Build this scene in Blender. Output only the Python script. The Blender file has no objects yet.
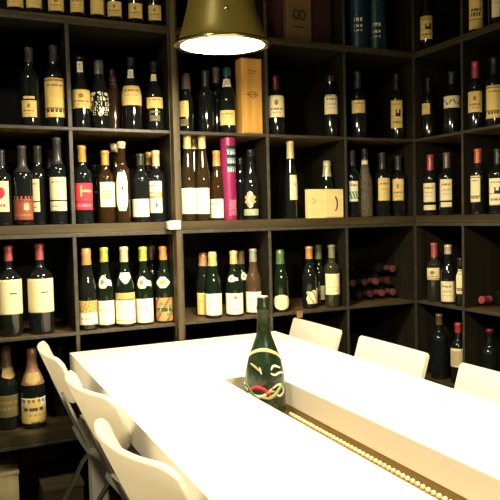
import bpy, bmesh, math, random
from mathutils import Vector, Matrix
random.seed(7)
PI = math.pi
SC = bpy.context.scene
COL = SC.collection

# ------------------------------------------------------------------ materials
MATS = {}
def node_mat(name, rgb, rough=.5, metal=0., var=.08, scale=30., spec=.5, trans=0., emit=None, bump=0., coat=0.):
    if name in MATS: return MATS[name]
    m = bpy.data.materials.new(name); m.use_nodes = True
    nt = m.node_tree; p = nt.nodes['Principled BSDF']
    p.inputs['Roughness'].default_value = rough
    p.inputs['Metallic'].default_value = metal
    p.inputs['Specular IOR Level'].default_value = spec
    p.inputs['Transmission Weight'].default_value = trans
    p.inputs['Coat Weight'].default_value = coat
    tc = nt.nodes.new('ShaderNodeTexCoord')
    nz = nt.nodes.new('ShaderNodeTexNoise'); nz.inputs['Scale'].default_value = scale
    nt.links.new(tc.outputs['Object'], nz.inputs['Vector'])
    rp = nt.nodes.new('ShaderNodeValToRGB')
    lo = [max(0, c*(1-var)) for c in rgb]; hi = [min(1, c*(1+var)) for c in rgb]
    rp.color_ramp.elements[0].color = (*lo, 1); rp.color_ramp.elements[1].color = (*hi, 1)
    rp.color_ramp.elements[0].position = .3; rp.color_ramp.elements[1].position = .7
    nt.links.new(nz.outputs['Fac'], rp.inputs['Fac'])
    nt.links.new(rp.outputs['Color'], p.inputs['Base Color'])
    if bump:
        b = nt.nodes.new('ShaderNodeBump'); b.inputs['Strength'].default_value = bump
        nt.links.new(nz.outputs['Fac'], b.inputs['Height']); nt.links.new(b.outputs['Normal'], p.inputs['Normal'])
    if emit:
        p.inputs['Emission Color'].default_value = (*emit[0], 1); p.inputs['Emission Strength'].default_value = emit[1]
    MATS[name] = m; return m

def wood_mat(name, dark, light, axis=0, rough=.55, scale=9., spec=.35):
    if name in MATS: return MATS[name]
    m = bpy.data.materials.new(name); m.use_nodes = True
    nt = m.node_tree; p = nt.nodes['Principled BSDF']
    p.inputs['Roughness'].default_value = rough; p.inputs['Specular IOR Level'].default_value = spec
    tc = nt.nodes.new('ShaderNodeTexCoord'); mp = nt.nodes.new('ShaderNodeMapping')
    sc = [scale]*3; sc[axis] = scale*.08
    mp.inputs['Scale'].default_value = sc
    nt.links.new(tc.outputs['Object'], mp.inputs['Vector'])
    nz = nt.nodes.new('ShaderNodeTexNoise'); nz.inputs['Scale'].default_value = 4.; nz.inputs['Detail'].default_value = 5
    nt.links.new(mp.outputs['Vector'], nz.inputs['Vector'])
    rp = nt.nodes.new('ShaderNodeValToRGB')
    rp.color_ramp.elements[0].color = (*dark, 1); rp.color_ramp.elements[1].color = (*light, 1)
    rp.color_ramp.elements[0].position = .32; rp.color_ramp.elements[1].position = .68
    nt.links.new(nz.outputs['Fac'], rp.inputs['Fac']); nt.links.new(rp.outputs['Color'], p.inputs['Base Color'])
    b = nt.nodes.new('ShaderNodeBump'); b.inputs['Strength'].default_value = .12
    nt.links.new(nz.outputs['Fac'], b.inputs['Height']); nt.links.new(b.outputs['Normal'], p.inputs['Normal'])
    MATS[name] = m; return m

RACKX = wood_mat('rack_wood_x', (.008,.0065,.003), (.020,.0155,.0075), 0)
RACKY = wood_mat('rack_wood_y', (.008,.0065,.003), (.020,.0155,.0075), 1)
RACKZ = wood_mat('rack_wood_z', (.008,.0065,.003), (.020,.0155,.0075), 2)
SHELFX = wood_mat('shelf_wood_x', (.062,.037,.0145), (.125,.074,.030), 0)  # paler copy of the rack wood: light on shelf floors put into colour
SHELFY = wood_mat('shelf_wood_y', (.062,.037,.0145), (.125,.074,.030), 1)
BOARDX = wood_mat('base_board_wood_x', (.036,.026,.010), (.080,.059,.024), 0)  # rack wood browned for base boards, their lit look painted in
BOARDY = wood_mat('base_board_wood_y', (.036,.026,.010), (.080,.059,.024), 1)
BACKP = node_mat('black_back_panel', (.006,.0065,.005), .7, spec=.2, scale=8)
EDGE = node_mat('pale_front_edge', (.055,.049,.034), .45, scale=60, var=.3)  # front faces of thin boards, paler than their other faces
POSTM = wood_mat('post_wood', (.060,.044,.018), (.115,.083,.036), 2)
JUNC = node_mat('white_plastic_box', (.85,.80,.66), .45)
TABLE = node_mat('white_laminate', (.82,.78,.66), .38, var=.02, scale=4, spec=.4)
TROUGH = node_mat('tan_trough_lining', (.34,.24,.10), .5)
BEADM = node_mat('brass_beads', (.72,.62,.36), .35, metal=.1)
CHAIRW = node_mat('white_chair_plastic', (.86,.83,.75), .4, var=.02, scale=6)
def translucent(m, w, col):
    nt = m.node_tree; p = nt.nodes['Principled BSDF']; out = nt.nodes['Material Output']
    tr = nt.nodes.new('ShaderNodeBsdfTranslucent'); tr.inputs['Color'].default_value = (*col, 1)
    mx = nt.nodes.new('ShaderNodeMixShader'); mx.inputs[0].default_value = w
    nt.links.new(p.outputs[0], mx.inputs[1]); nt.links.new(tr.outputs[0], mx.inputs[2]); nt.links.new(mx.outputs[0], out.inputs['Surface'])
translucent(CHAIRW, .45, (1., .95, .82))
CHAIRG = node_mat('shaded_chair_plastic', (.33,.32,.25), .45, var=.06)  # white plastic of seats and uprights greyed to paint in the shade
CHROME = node_mat('chrome_tube', (.75,.74,.70), .15, metal=1.)
BRASS = node_mat('olive_brass_shade', (.24,.19,.035), .36, metal=.25, var=.15, scale=9)
RIMM = node_mat('polished_brass_rim', (.55,.45,.2), .22, metal=1.)
LAMPM = node_mat('glowing_diffuser', (1,1,.95), .5, emit=((1,.86,.60), 225.))
CORD = node_mat('black_cable', (.02,.02,.02), .5)
FLOORM = node_mat('dark_floor', (.035,.030,.024), .45, scale=6, var=.3)
WALLM = node_mat('dark_plaster', (.045,.045,.036), .8, scale=12, var=.2)
CEILM = node_mat('ceiling_plaster', (.10,.095,.08), .85, scale=12, var=.1)

GLASS = {
 'black': node_mat('black_bottle_glass', (.008,.010,.010), .06, spec=.5, var=.2, coat=.3),
 'green': node_mat('dark_green_bottle_glass', (.006,.013,.006), .06, spec=.5, var=.2, coat=.3),
 'brown': node_mat('brown_bottle_glass', (.05,.028,.012), .10, spec=.5),
 'amber': node_mat('amber_clear_glass', (.042,.023,.007), .05, trans=.35, var=.1),
 'clearbrown': node_mat('tea_brown_clear_glass', (.036,.025,.010), .05, trans=.3, var=.1),
 'rose': node_mat('rose_clear_glass', (.09,.052,.03), .05, trans=.3, var=.1),
 'clear': node_mat('pale_clear_glass', (.05,.048,.02), .05, trans=.35, var=.1),
 'smoke': node_mat('smoky_clear_glass', (.03,.032,.024), .05, trans=.3, var=.1),
 'straw': node_mat('brown_straw_wrap', (.10,.085,.045), .8, var=.6, scale=90, bump=.6),
}
CAPC = {'dark':(.02,.02,.022),'grey':(.05,.05,.048),'greygreen':(.035,.04,.03),'greyfoil':(.14,.14,.12),
 'greypink':(.17,.12,.105),'teal':(.02,.09,.13),'maroon':(.12,.02,.025),'redband':(.40,.07,.10),'gold':(.55,.33,.07),
 'cream':(.72,.60,.36),'creamfoil':(.70,.58,.28),'copper':(.62,.30,.10),'creamribbed':(.62,.54,.32),'pinkred':(.45,.10,.10),
 'orangered':(.50,.13,.04),'limegreen':(.50,.52,.10),'brown':(.20,.12,.07),'coppercream':(.55,.30,.14),'creamgold':(.75,.52,.20),
 'clearband':(.30,.32,.26),'foilgreen':(.10,.19,.06),'greenring':(.20,.24,.14),'clearneck':(.26,.25,.16),'redcap':(.48,.05,.04),
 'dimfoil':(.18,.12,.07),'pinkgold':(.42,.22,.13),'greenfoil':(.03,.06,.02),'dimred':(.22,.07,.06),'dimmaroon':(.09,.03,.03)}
def cap_mat(n): return node_mat('capsule_'+n, CAPC[n], .32, metal=.25, scale=80, var=.12)
INK = {'yel':(.84,.62,.20),'cream':(.88,.78,.46),'white':(.90,.85,.64),'red':(.62,.04,.07),'rust':(.30,.075,.045),'orange':(.72,.30,.10),  # yel: the lamp's warm cast put into the colour of cream labels
 'olive':(.16,.14,.06),'maroon':(.10,.035,.03),'gold':(.60,.42,.12),'goldc':(.62,.46,.17),'palegreen':(.32,.38,.22),
 'ink':(.10,.08,.05),'inkbrown':(.32,.20,.07),'black':(.012,.012,.012),'green':(.12,.30,.13),'darkgreen':(.03,.07,.03),'faded':(.55,.45,.24),
 'pale':(.85,.80,.62),'teal':(.06,.28,.30),'magenta':(.42,.02,.13),'pink':(.75,.22,.30),'blue':(.03,.10,.16),'bluegrey':(.12,.19,.22)}
def ink(n): return node_mat('ink_'+n, INK[n], .62, scale=70, var=.06, spec=.3)

# ------------------------------------------------------------------ mesh helpers
def link(name, bm, mats, parent=None, smooth=False, auto=None):
    me = bpy.data.meshes.new(name); bm.normal_update(); bm.to_mesh(me); bm.free()
    if not isinstance(mats, (list, tuple)): mats = [mats]
    for m in mats: me.materials.append(m)
    o = bpy.data.objects.new(name, me); COL.objects.link(o)
    if smooth:
        for p in me.polygons: p.use_smooth = True
        if auto: me.set_sharp_from_angle(angle=math.radians(auto))
    if parent: o.parent = parent
    return o
def empty(name, loc, label, cat, group=None, rotz=0.):
    o = bpy.data.objects.new(name, None); COL.objects.link(o); o.empty_display_size = .05
    o.location = loc; o.rotation_euler = (0, 0, rotz)
    o['label'] = label; o['category'] = cat
    if group: o['group'] = group
    return o
def tag(o, label, cat, group=None):
    o['label'] = label; o['category'] = cat
    if group: o['group'] = group
    return o
def add_box(bm, x0, x1, y0, y1, z0, z1, bevel=0., mi=0, seg=2):
    r = bmesh.ops.create_cube(bm, size=1.)
    vs = r['verts']
    for v in vs:
        v.co.x = x0 + (v.co.x+.5)*(x1-x0); v.co.y = y0 + (v.co.y+.5)*(y1-y0); v.co.z = z0 + (v.co.z+.5)*(z1-z0)
    fs = set(f for v in vs for f in v.link_faces)
    for f in fs: f.material_index = mi
    if bevel:
        es = list(set(e for v in vs for e in v.link_edges))
        bmesh.ops.bevel(bm, geom=es, offset=bevel, segments=seg, affect='EDGES', profile=.6)
def box(name, x0, x1, y0, y1, z0, z1, m, parent=None, bevel=.0015, front=None):
    bm = bmesh.new(); add_box(bm, x0, x1, y0, y1, z0, z1, bevel)
    if front:
        bm.normal_update(); d = Vector(front[0])
        for f in bm.faces:
            if f.normal.dot(d) > .6: f.material_index = 1
        m = [m, front[1]]
    return link(name, bm, m, parent)
def lathe(bm, prof, segs=24, mi=0, cx=0, cy=0, close=False):
    rings = []
    for r, z in prof:
        if r < 1e-6: rings.append([bm.verts.new((cx, cy, z))])
        else: rings.append([bm.verts.new((cx+r*math.cos(2*PI*k/segs), cy+r*math.sin(2*PI*k/segs), z)) for k in range(segs)])
    for a, b in zip(rings, rings[1:]):
        for k in range(segs):
            k2 = (k+1) % segs
            if len(a) == 1 and len(b) == 1: continue
            if len(a) == 1: f = bm.faces.new((a[0], b[k2], b[k]))
            elif len(b) == 1: f = bm.faces.new((a[k], a[k2], b[0]))
            else: f = bm.faces.new((a[k], a[k2], b[k2], b[k]))
            f.material_index = mi
def tube(bm, pts, r, n=8, mi=0, flat=None):
    pts = [Vector(p) for p in pts]; rings = []
    for i, p in enumerate(pts):
        t = (pts[min(i+1, len(pts)-1)] - pts[max(i-1, 0)]).normalized()
        up = Vector((0,0,1)) if abs(t.z) < .9 else Vector((1,0,0))
        a = t.cross(up).normalized(); b = t.cross(a).normalized()
        rings.append([bm.verts.new(p + a*math.cos(2*PI*k/n)*r + b*math.sin(2*PI*k/n)*r) for k in range(n)])
    for A, B in zip(rings, rings[1:]):
        for k in range(n):
            f = bm.faces.new((A[k], A[(k+1)%n], B[(k+1)%n], B[k])); f.material_index = mi
    for R in (rings[0][::-1], rings[-1]):
        f = bm.faces.new(R); f.material_index = mi

# ------------------------------------------------------------------ bottles
def profile(kind, H, r):
    n = .0145
    if kind == 'bordeaux':
        return [(r*.90,0),(r*.985,.004),(r,.010),(r,.60*H),(r*.975,.635*H),(r*.90,.665*H),(r*.74,.692*H),(r*.56,.715*H),(n*1.18,.742*H),(n*1.02,.78*H),(n*.97,.955*H),(n*1.13,.962*H),(n*1.13,.990*H),(n*.95,H)]
    if kind == 'burgundy':
        return [(r*.90,0),(r*.985,.004),(r,.010),(r,.46*H),(r*.98,.51*H),(r*.90,.56*H),(r*.76,.615*H),(r*.60,.665*H),(n*1.32,.72*H),(n*1.10,.78*H),(n*1.0,.95*H),(n*1.12,.958*H),(n*1.12,.988*H),(n*.95,H)]
    if kind == 'champagne':
        return [(r*.90,0),(r*.985,.004),(r,.010),(r,.46*H),(r*.98,.51*H),(r*.91,.56*H),(r*.79,.62*H),(r*.66,.675*H),(n*1.50,.735*H),(n*1.26,.80*H),(n*1.12,.90*H),(n*1.22,.925*H),(n*1.22,.955*H),(n*1.10,.965*H),(n*1.10,.992*H),(n*.9,H)]
    return [(r*.90,0),(r*.985,.004),(r,.010),(r,.44*H),(r*.97,.50*H),(r*.88,.58*H),(r*.73,.67*H),(r*.58,.75*H),(n*1.08,.82*H),(n*.98,.95*H),(n*1.12,.958*H),(n*1.12,.988*H),(n*.95,H)]
def rad_at(prof, z):
    for (r0, z0), (r1, z1) in zip(prof, prof[1:]):
        if z0 <= z <= z1: return r0 + (r1-r0)*(z-z0)/max(z1-z0, 1e-9)
    return prof[-1][0]

def style_fn(style, base, rnd):
    """picture of a label: f(s, t) -> colour name or None; s 0..1 left to right, t 0..1 bottom to top"""
    lines = [(rnd.uniform(.15,.3), rnd.uniform(.7,.88)) for _ in range(12)]
    dk = 'inkbrown' if base in ('yel','cream','white') else 'ink'
    def text(s, t, t0, n, w=.5, col=dk, seed=0):
        return col if abs(t-t0) < n and .5-w/2 < s < .5+w/2 and (int(s*23+seed*5) % 4) else None
    def f(s, t):
        if style == 'plain': return text(s,t,.62,.03,.5,'faded') or base
        if style == 'lines': return text(s,t,.76,.045,.7,dk,1) or text(s,t,.5,.03,.55,'faded',2) or text(s,t,.32,.03,.66,'faded',3) or base
        if style == 'crest': return (dk if (s-.5)**2*2+(t-.66)**2 < .018 else None) or text(s,t,.38,.04,.7,dk,1) or text(s,t,.2,.03,.5,'faded',2) or base
        if style == 'tall': return (dk if abs(t-.93)<.015 or abs(t-.24)<.012 else None) or text(s,t,.16,.035,.75,'ink',2) or text(s,t,.82,.02,.6,dk,1) or text(s,t,.5,.015,.5,'faded',3) or base
        if style == 'band': return ('black' if abs(t-.30)<.025 else None) or text(s,t,.85,.03,.6,dk,1) or text(s,t,.15,.03,.6,dk,2) or base
        if style == 'script':
            row = int(t*5); q = t*5-row; cx = s*8+row*.37; k = int(cx); h = (k*37+row*61) % 7
            if abs(s-.5) < .04 and (t < .2 or t > .9): return 'pale'
            if h == 0 or q < .12 or q > .86: return None
            cx -= k
            return 'pale' if (abs(math.hypot((cx-.5)*1.1, q-.5)-.30) < .14 and math.sin(cx*9+h) > -.5) or (h > 4 and abs(cx-.5) < .13) else None
        if style == 'script2': return 'ink' if abs(t-.5-.18*math.sin(s*15))<.09 and math.sin(s*33)>-.6 else base
        if style == 'dim': return text(s,t,.7,.06,.7,'inkbrown',1) or text(s,t,.4,.05,.7,'inkbrown',2) or base
        if style == 'emblem': return ('black' if (abs(s-.6)<.2 and abs(t-.55)<.12 and not (abs(s-.6)<.09 and t>.55)) else None) or ('faded' if abs(t-.43)<.02 else None) or text(s,t,.2,.03,.6,dk,1) or text(s,t,.85,.025,.6,dk,2) or base
        if style == 'redcrest': return ('red' if (s-.55)**2+(t-.62)**2*1.4<.05 else None) or text(s,t,.2,.04,.6,'red',2) or base
        if style == 'redlabel': return (None if t>.86 and math.sin(s*38)>.2 else ('faded' if (s-.66)**2*1.4+(t-.55)**2<.025 else None) or text(s,t,.2,.05,.8,'inkbrown',1) or ('maroon' if abs(t-.8)<.05 and math.sin(s*50)>0 else None) or base)
        if style == 'redT': return ('gold' if (abs(s-.36)<.05 and .5<t<.92) or (abs(t-.72)<.05 and .36<s<.85) else None) or ('maroon' if abs(t-.3)<.02 else None) or text(s,t,.16,.04,.7,'pink',1) or base
        if style == 'textblock': return ('gold' if (abs(t-.62)<.03 or abs(t-.5)<.03 or abs(t-.38)<.03) and .2<s<.75 else None) or base
        if style == 'oval': return ('ink' if abs(s-.55)<.1 and abs(t-.58)<.05 else base) if ((s-.5)/.5)**4+abs((t-.5)/.5)**3.2 < 1 else None
        if style == 'orangeband': return ('orange' if .32<((1-t))<.54 and not text(s,t,.57,.04,.5,'pale',1) and True else ('pale' if .32<(1-t)<.54 else None)) or text(s,t,.85,.03,.6,dk,1) or ('ink' if (s-.65)**2+(t-.25)**2<.006 else None) or base
        if style == 'sketch': return ('faded' if abs(math.hypot((s-.55)*.8,t-.55)-.15)<.035 and math.sin(s*30+t*22)>-.3 else None) or text(s,t,.2,.02,.5,'faded',1) or base
        if style == 'leaf': return (('pale' if abs(s-.5-.12*math.sin(t*9))<.09 else base)) if abs(s-.5) < .5*math.sin(PI*min(1,max(0,t)))**.8*(.82+.18*math.sin(t*22)) else None
        if style == 'greenlow': return ('green' if .12<t<.48 and math.sin(s*20+t*15)>-.5 else None) or text(s,t,.8,.03,.6,dk,1) or base
        if style == 'text1': return ('ink' if abs(t-.60)<.012 and .12<s<.72 and int(s*42)%2 else None) or base
        if style == 'text2': return text(s,t,.62,.05,.6,'ink',1) or text(s,t,.48,.05,.6,'ink',2) or ('inkbrown' if abs(t-.32)<.01 else None) or base
        if style == 'ornate': return (('inkbrown' if math.sin(s*31+t*9)*math.cos(t*27-s*11)>.15 else 'gold') if t>.5 else None) or text(s,t,.25,.03,.6,'faded',1) or base
        if style == 'medal':
            e = ((s-.42)/.3)**2+((t-.45)/.5)**2 < 1 or (abs(t-.55+.35*(s-.4)) < .22 and s>.3)
            return (('inkbrown' if ((s-.38)/.12)**2+((t-.48)/.2)**2<1 else base) if e else None)
        if style == 'shield': return (('faded' if abs(t-.55)<.12 and abs(s-.5)<.25 and int(s*20)%2 else base)) if abs(s-.5)<.5*min(1,t*1.5+.12) else None
        if style == 'goldline': return ('gold' if abs(t-.14)<.03 else None) or text(s,t,.6,.02,.6,'faded',1) or base
        if style == 'orangegreen': return ('green' if math.sin(s*9+t*6)*math.cos(t*11-s*5)>.45 else None) or text(s,t,.5,.07,.8,'darkgreen',1) or ('rust' if math.sin(s*13-t*8)>.75 else None) or base
        if style == 'diamond': return (('orange' if abs(s-.5)/.25+abs(t-.5)/.3<1 else base)) if abs(s-.5)/.52+abs(t-.5)/.75<1 else None
        if style == 'stamp': return ('inkbrown' if ((s-.55)/.09)**2+((t-.8)/.09)**2<1 else None) or text(s,t,.22,.025,.4,'inkbrown',1) or base
        if style == 'round': return base if ((s-.5)/.5)**2+((t-.5)/.5)**2<1 else None
        if style == 'torn': return (('inkbrown' if math.sin(s*14+t*9)>.86 else base)) if t < .78+.2*s+.05*math.sin(s*15) and s>.04+.05*math.sin(t*14) else None
        if style == 'faint': return ('faded' if (abs(t-.35)<.02 or abs(t-.2)<.02) and .3<s<.8 and int(s*30)%3 else None) or base
        if style == 'ribbon': return ('inkbrown' if ((s-.5)/.16)**2+((t-.6)/.16)**2<1 else None) or ('gold' if abs(t-.12)<.06 else None) or text(s,t,.3,.04,.6,dk,1) or base
        if style == 'boxed': return ('faded' if max(abs(s-.5)/.36,abs(t-.48)/.4)<1 else None) or base
        if style == 'goldlabel': return text(s,t,.55,.06,.7,'ink',1) or ('inkbrown' if abs(t-.9)<.05 and math.sin(s*40)>0 else None) or ('inkbrown' if t<.1 and abs(s-.55)<.12 else None) or text(s,t,.35,.04,.5,'gold',2) or ('pale' if t>.66 and math.sin(s*9)>.2 else None) or base
        if style == 'collar': return base if t > .45*(abs(s-.5)*2)**1.5*(.6) and t < 1-.25*math.cos((s-.5)*PI)*0 and (t < .98) and (t > .08 or abs(s-.5)<.2) else None
        if style == 'tubetop': return ('pale' if (int(t*9) % 3 == 0 and math.sin(s*28)>-.2) else ('teal' if int(t*9) % 3 == 1 else 'black')) if s>.18 else None
        if style == 'tubebottom': return 'pink' if math.sin(s*26)*math.sin(t*20)>.05 else None
        if style == 'cratetext': return 'pale' if (abs(t-.75)<.10 or abs(t-.45)<.07 or abs(t-.2)<.05) and .2<s<.8 and int(s*12)%3 else None
        return base
    return f

def wrap_label(name, prof, aL, aR, zb, zt, az, style, base, parent, seed, off=.0008):
    """paper following the glass; aL..aR are angles about the direction az"""
    nx, nz = 22, 24
    rnd = random.Random(seed); f = style_fn(style, base, rnd)
    bm = bmesh.new(); g = []
    for j in range(nz+1):
        z = zb+(zt-zb)*j/nz; r = rad_at(prof, z)+off
        g.append([bm.verts.new((r*math.cos(az+aL+(aR-aL)*i/nx), r*math.sin(az+aL+(aR-aL)*i/nx), z)) for i in range(nx+1)])
    names = []
    for j in range(nz):
        for i in range(nx):
            c = f((i+.5)/nx, (j+.5)/nz)
            if c is None: continue
            if c not in names: names.append(c)
            fc = bm.faces.new((g[j][i], g[j][i+1], g[j+1][i+1], g[j+1][i])); fc.material_index = names.index(c)
    loose = [v for v in bm.verts if not v.link_faces]
    bmesh.ops.delete(bm, geom=loose, context='VERTS')
    if not names: bm.free(); return None
    o = link(name, bm, [ink(c) for c in names], parent, smooth=True)
    s = o.modifiers.new('paper', 'SOLIDIFY'); s.thickness = .0005; s.offset = -1
    return o

def bottle_parts(root, kind, H, r, glass, cap, az, labels, seed):
    prof = profile(kind, H, r)
    bm = bmesh.new(); lathe(bm, [(0, .012), (r*.55, .006), (r*.8, 0)] + prof + [(0, H)], 28)
    link('glass_body', bm, GLASS[glass], root, smooth=True, auto=50)
    cn, cz = cap
    zs = [cz] + [z for _, z in prof if z > cz+.002] 
    cp = [(rad_at(prof, z)+.0009, z) for z in zs]; cp[-1] = (cp[-1][0], H+.001)
    bm = bmesh.new(); lathe(bm, [(rad_at(prof, cz)-.001, cz)] + cp + [(0, H+.0015)], 24)
    link('capsule', bm, cap_mat(cn), root, smooth=True, auto=50)
    for k, (aL, aR, zb, zt, st, col) in enumerate(labels):
        nm = 'neck_label' if zb > H*.58 else 'paper_label'
        if st == 'script': nm = 'painted_lettering'
        wrap_label(nm, prof, aL, aR, zb, min(zt, H*.99), az, st, col, root, seed*7+k)
GROUP = 'bottles standing on the wine shelves'
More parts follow.
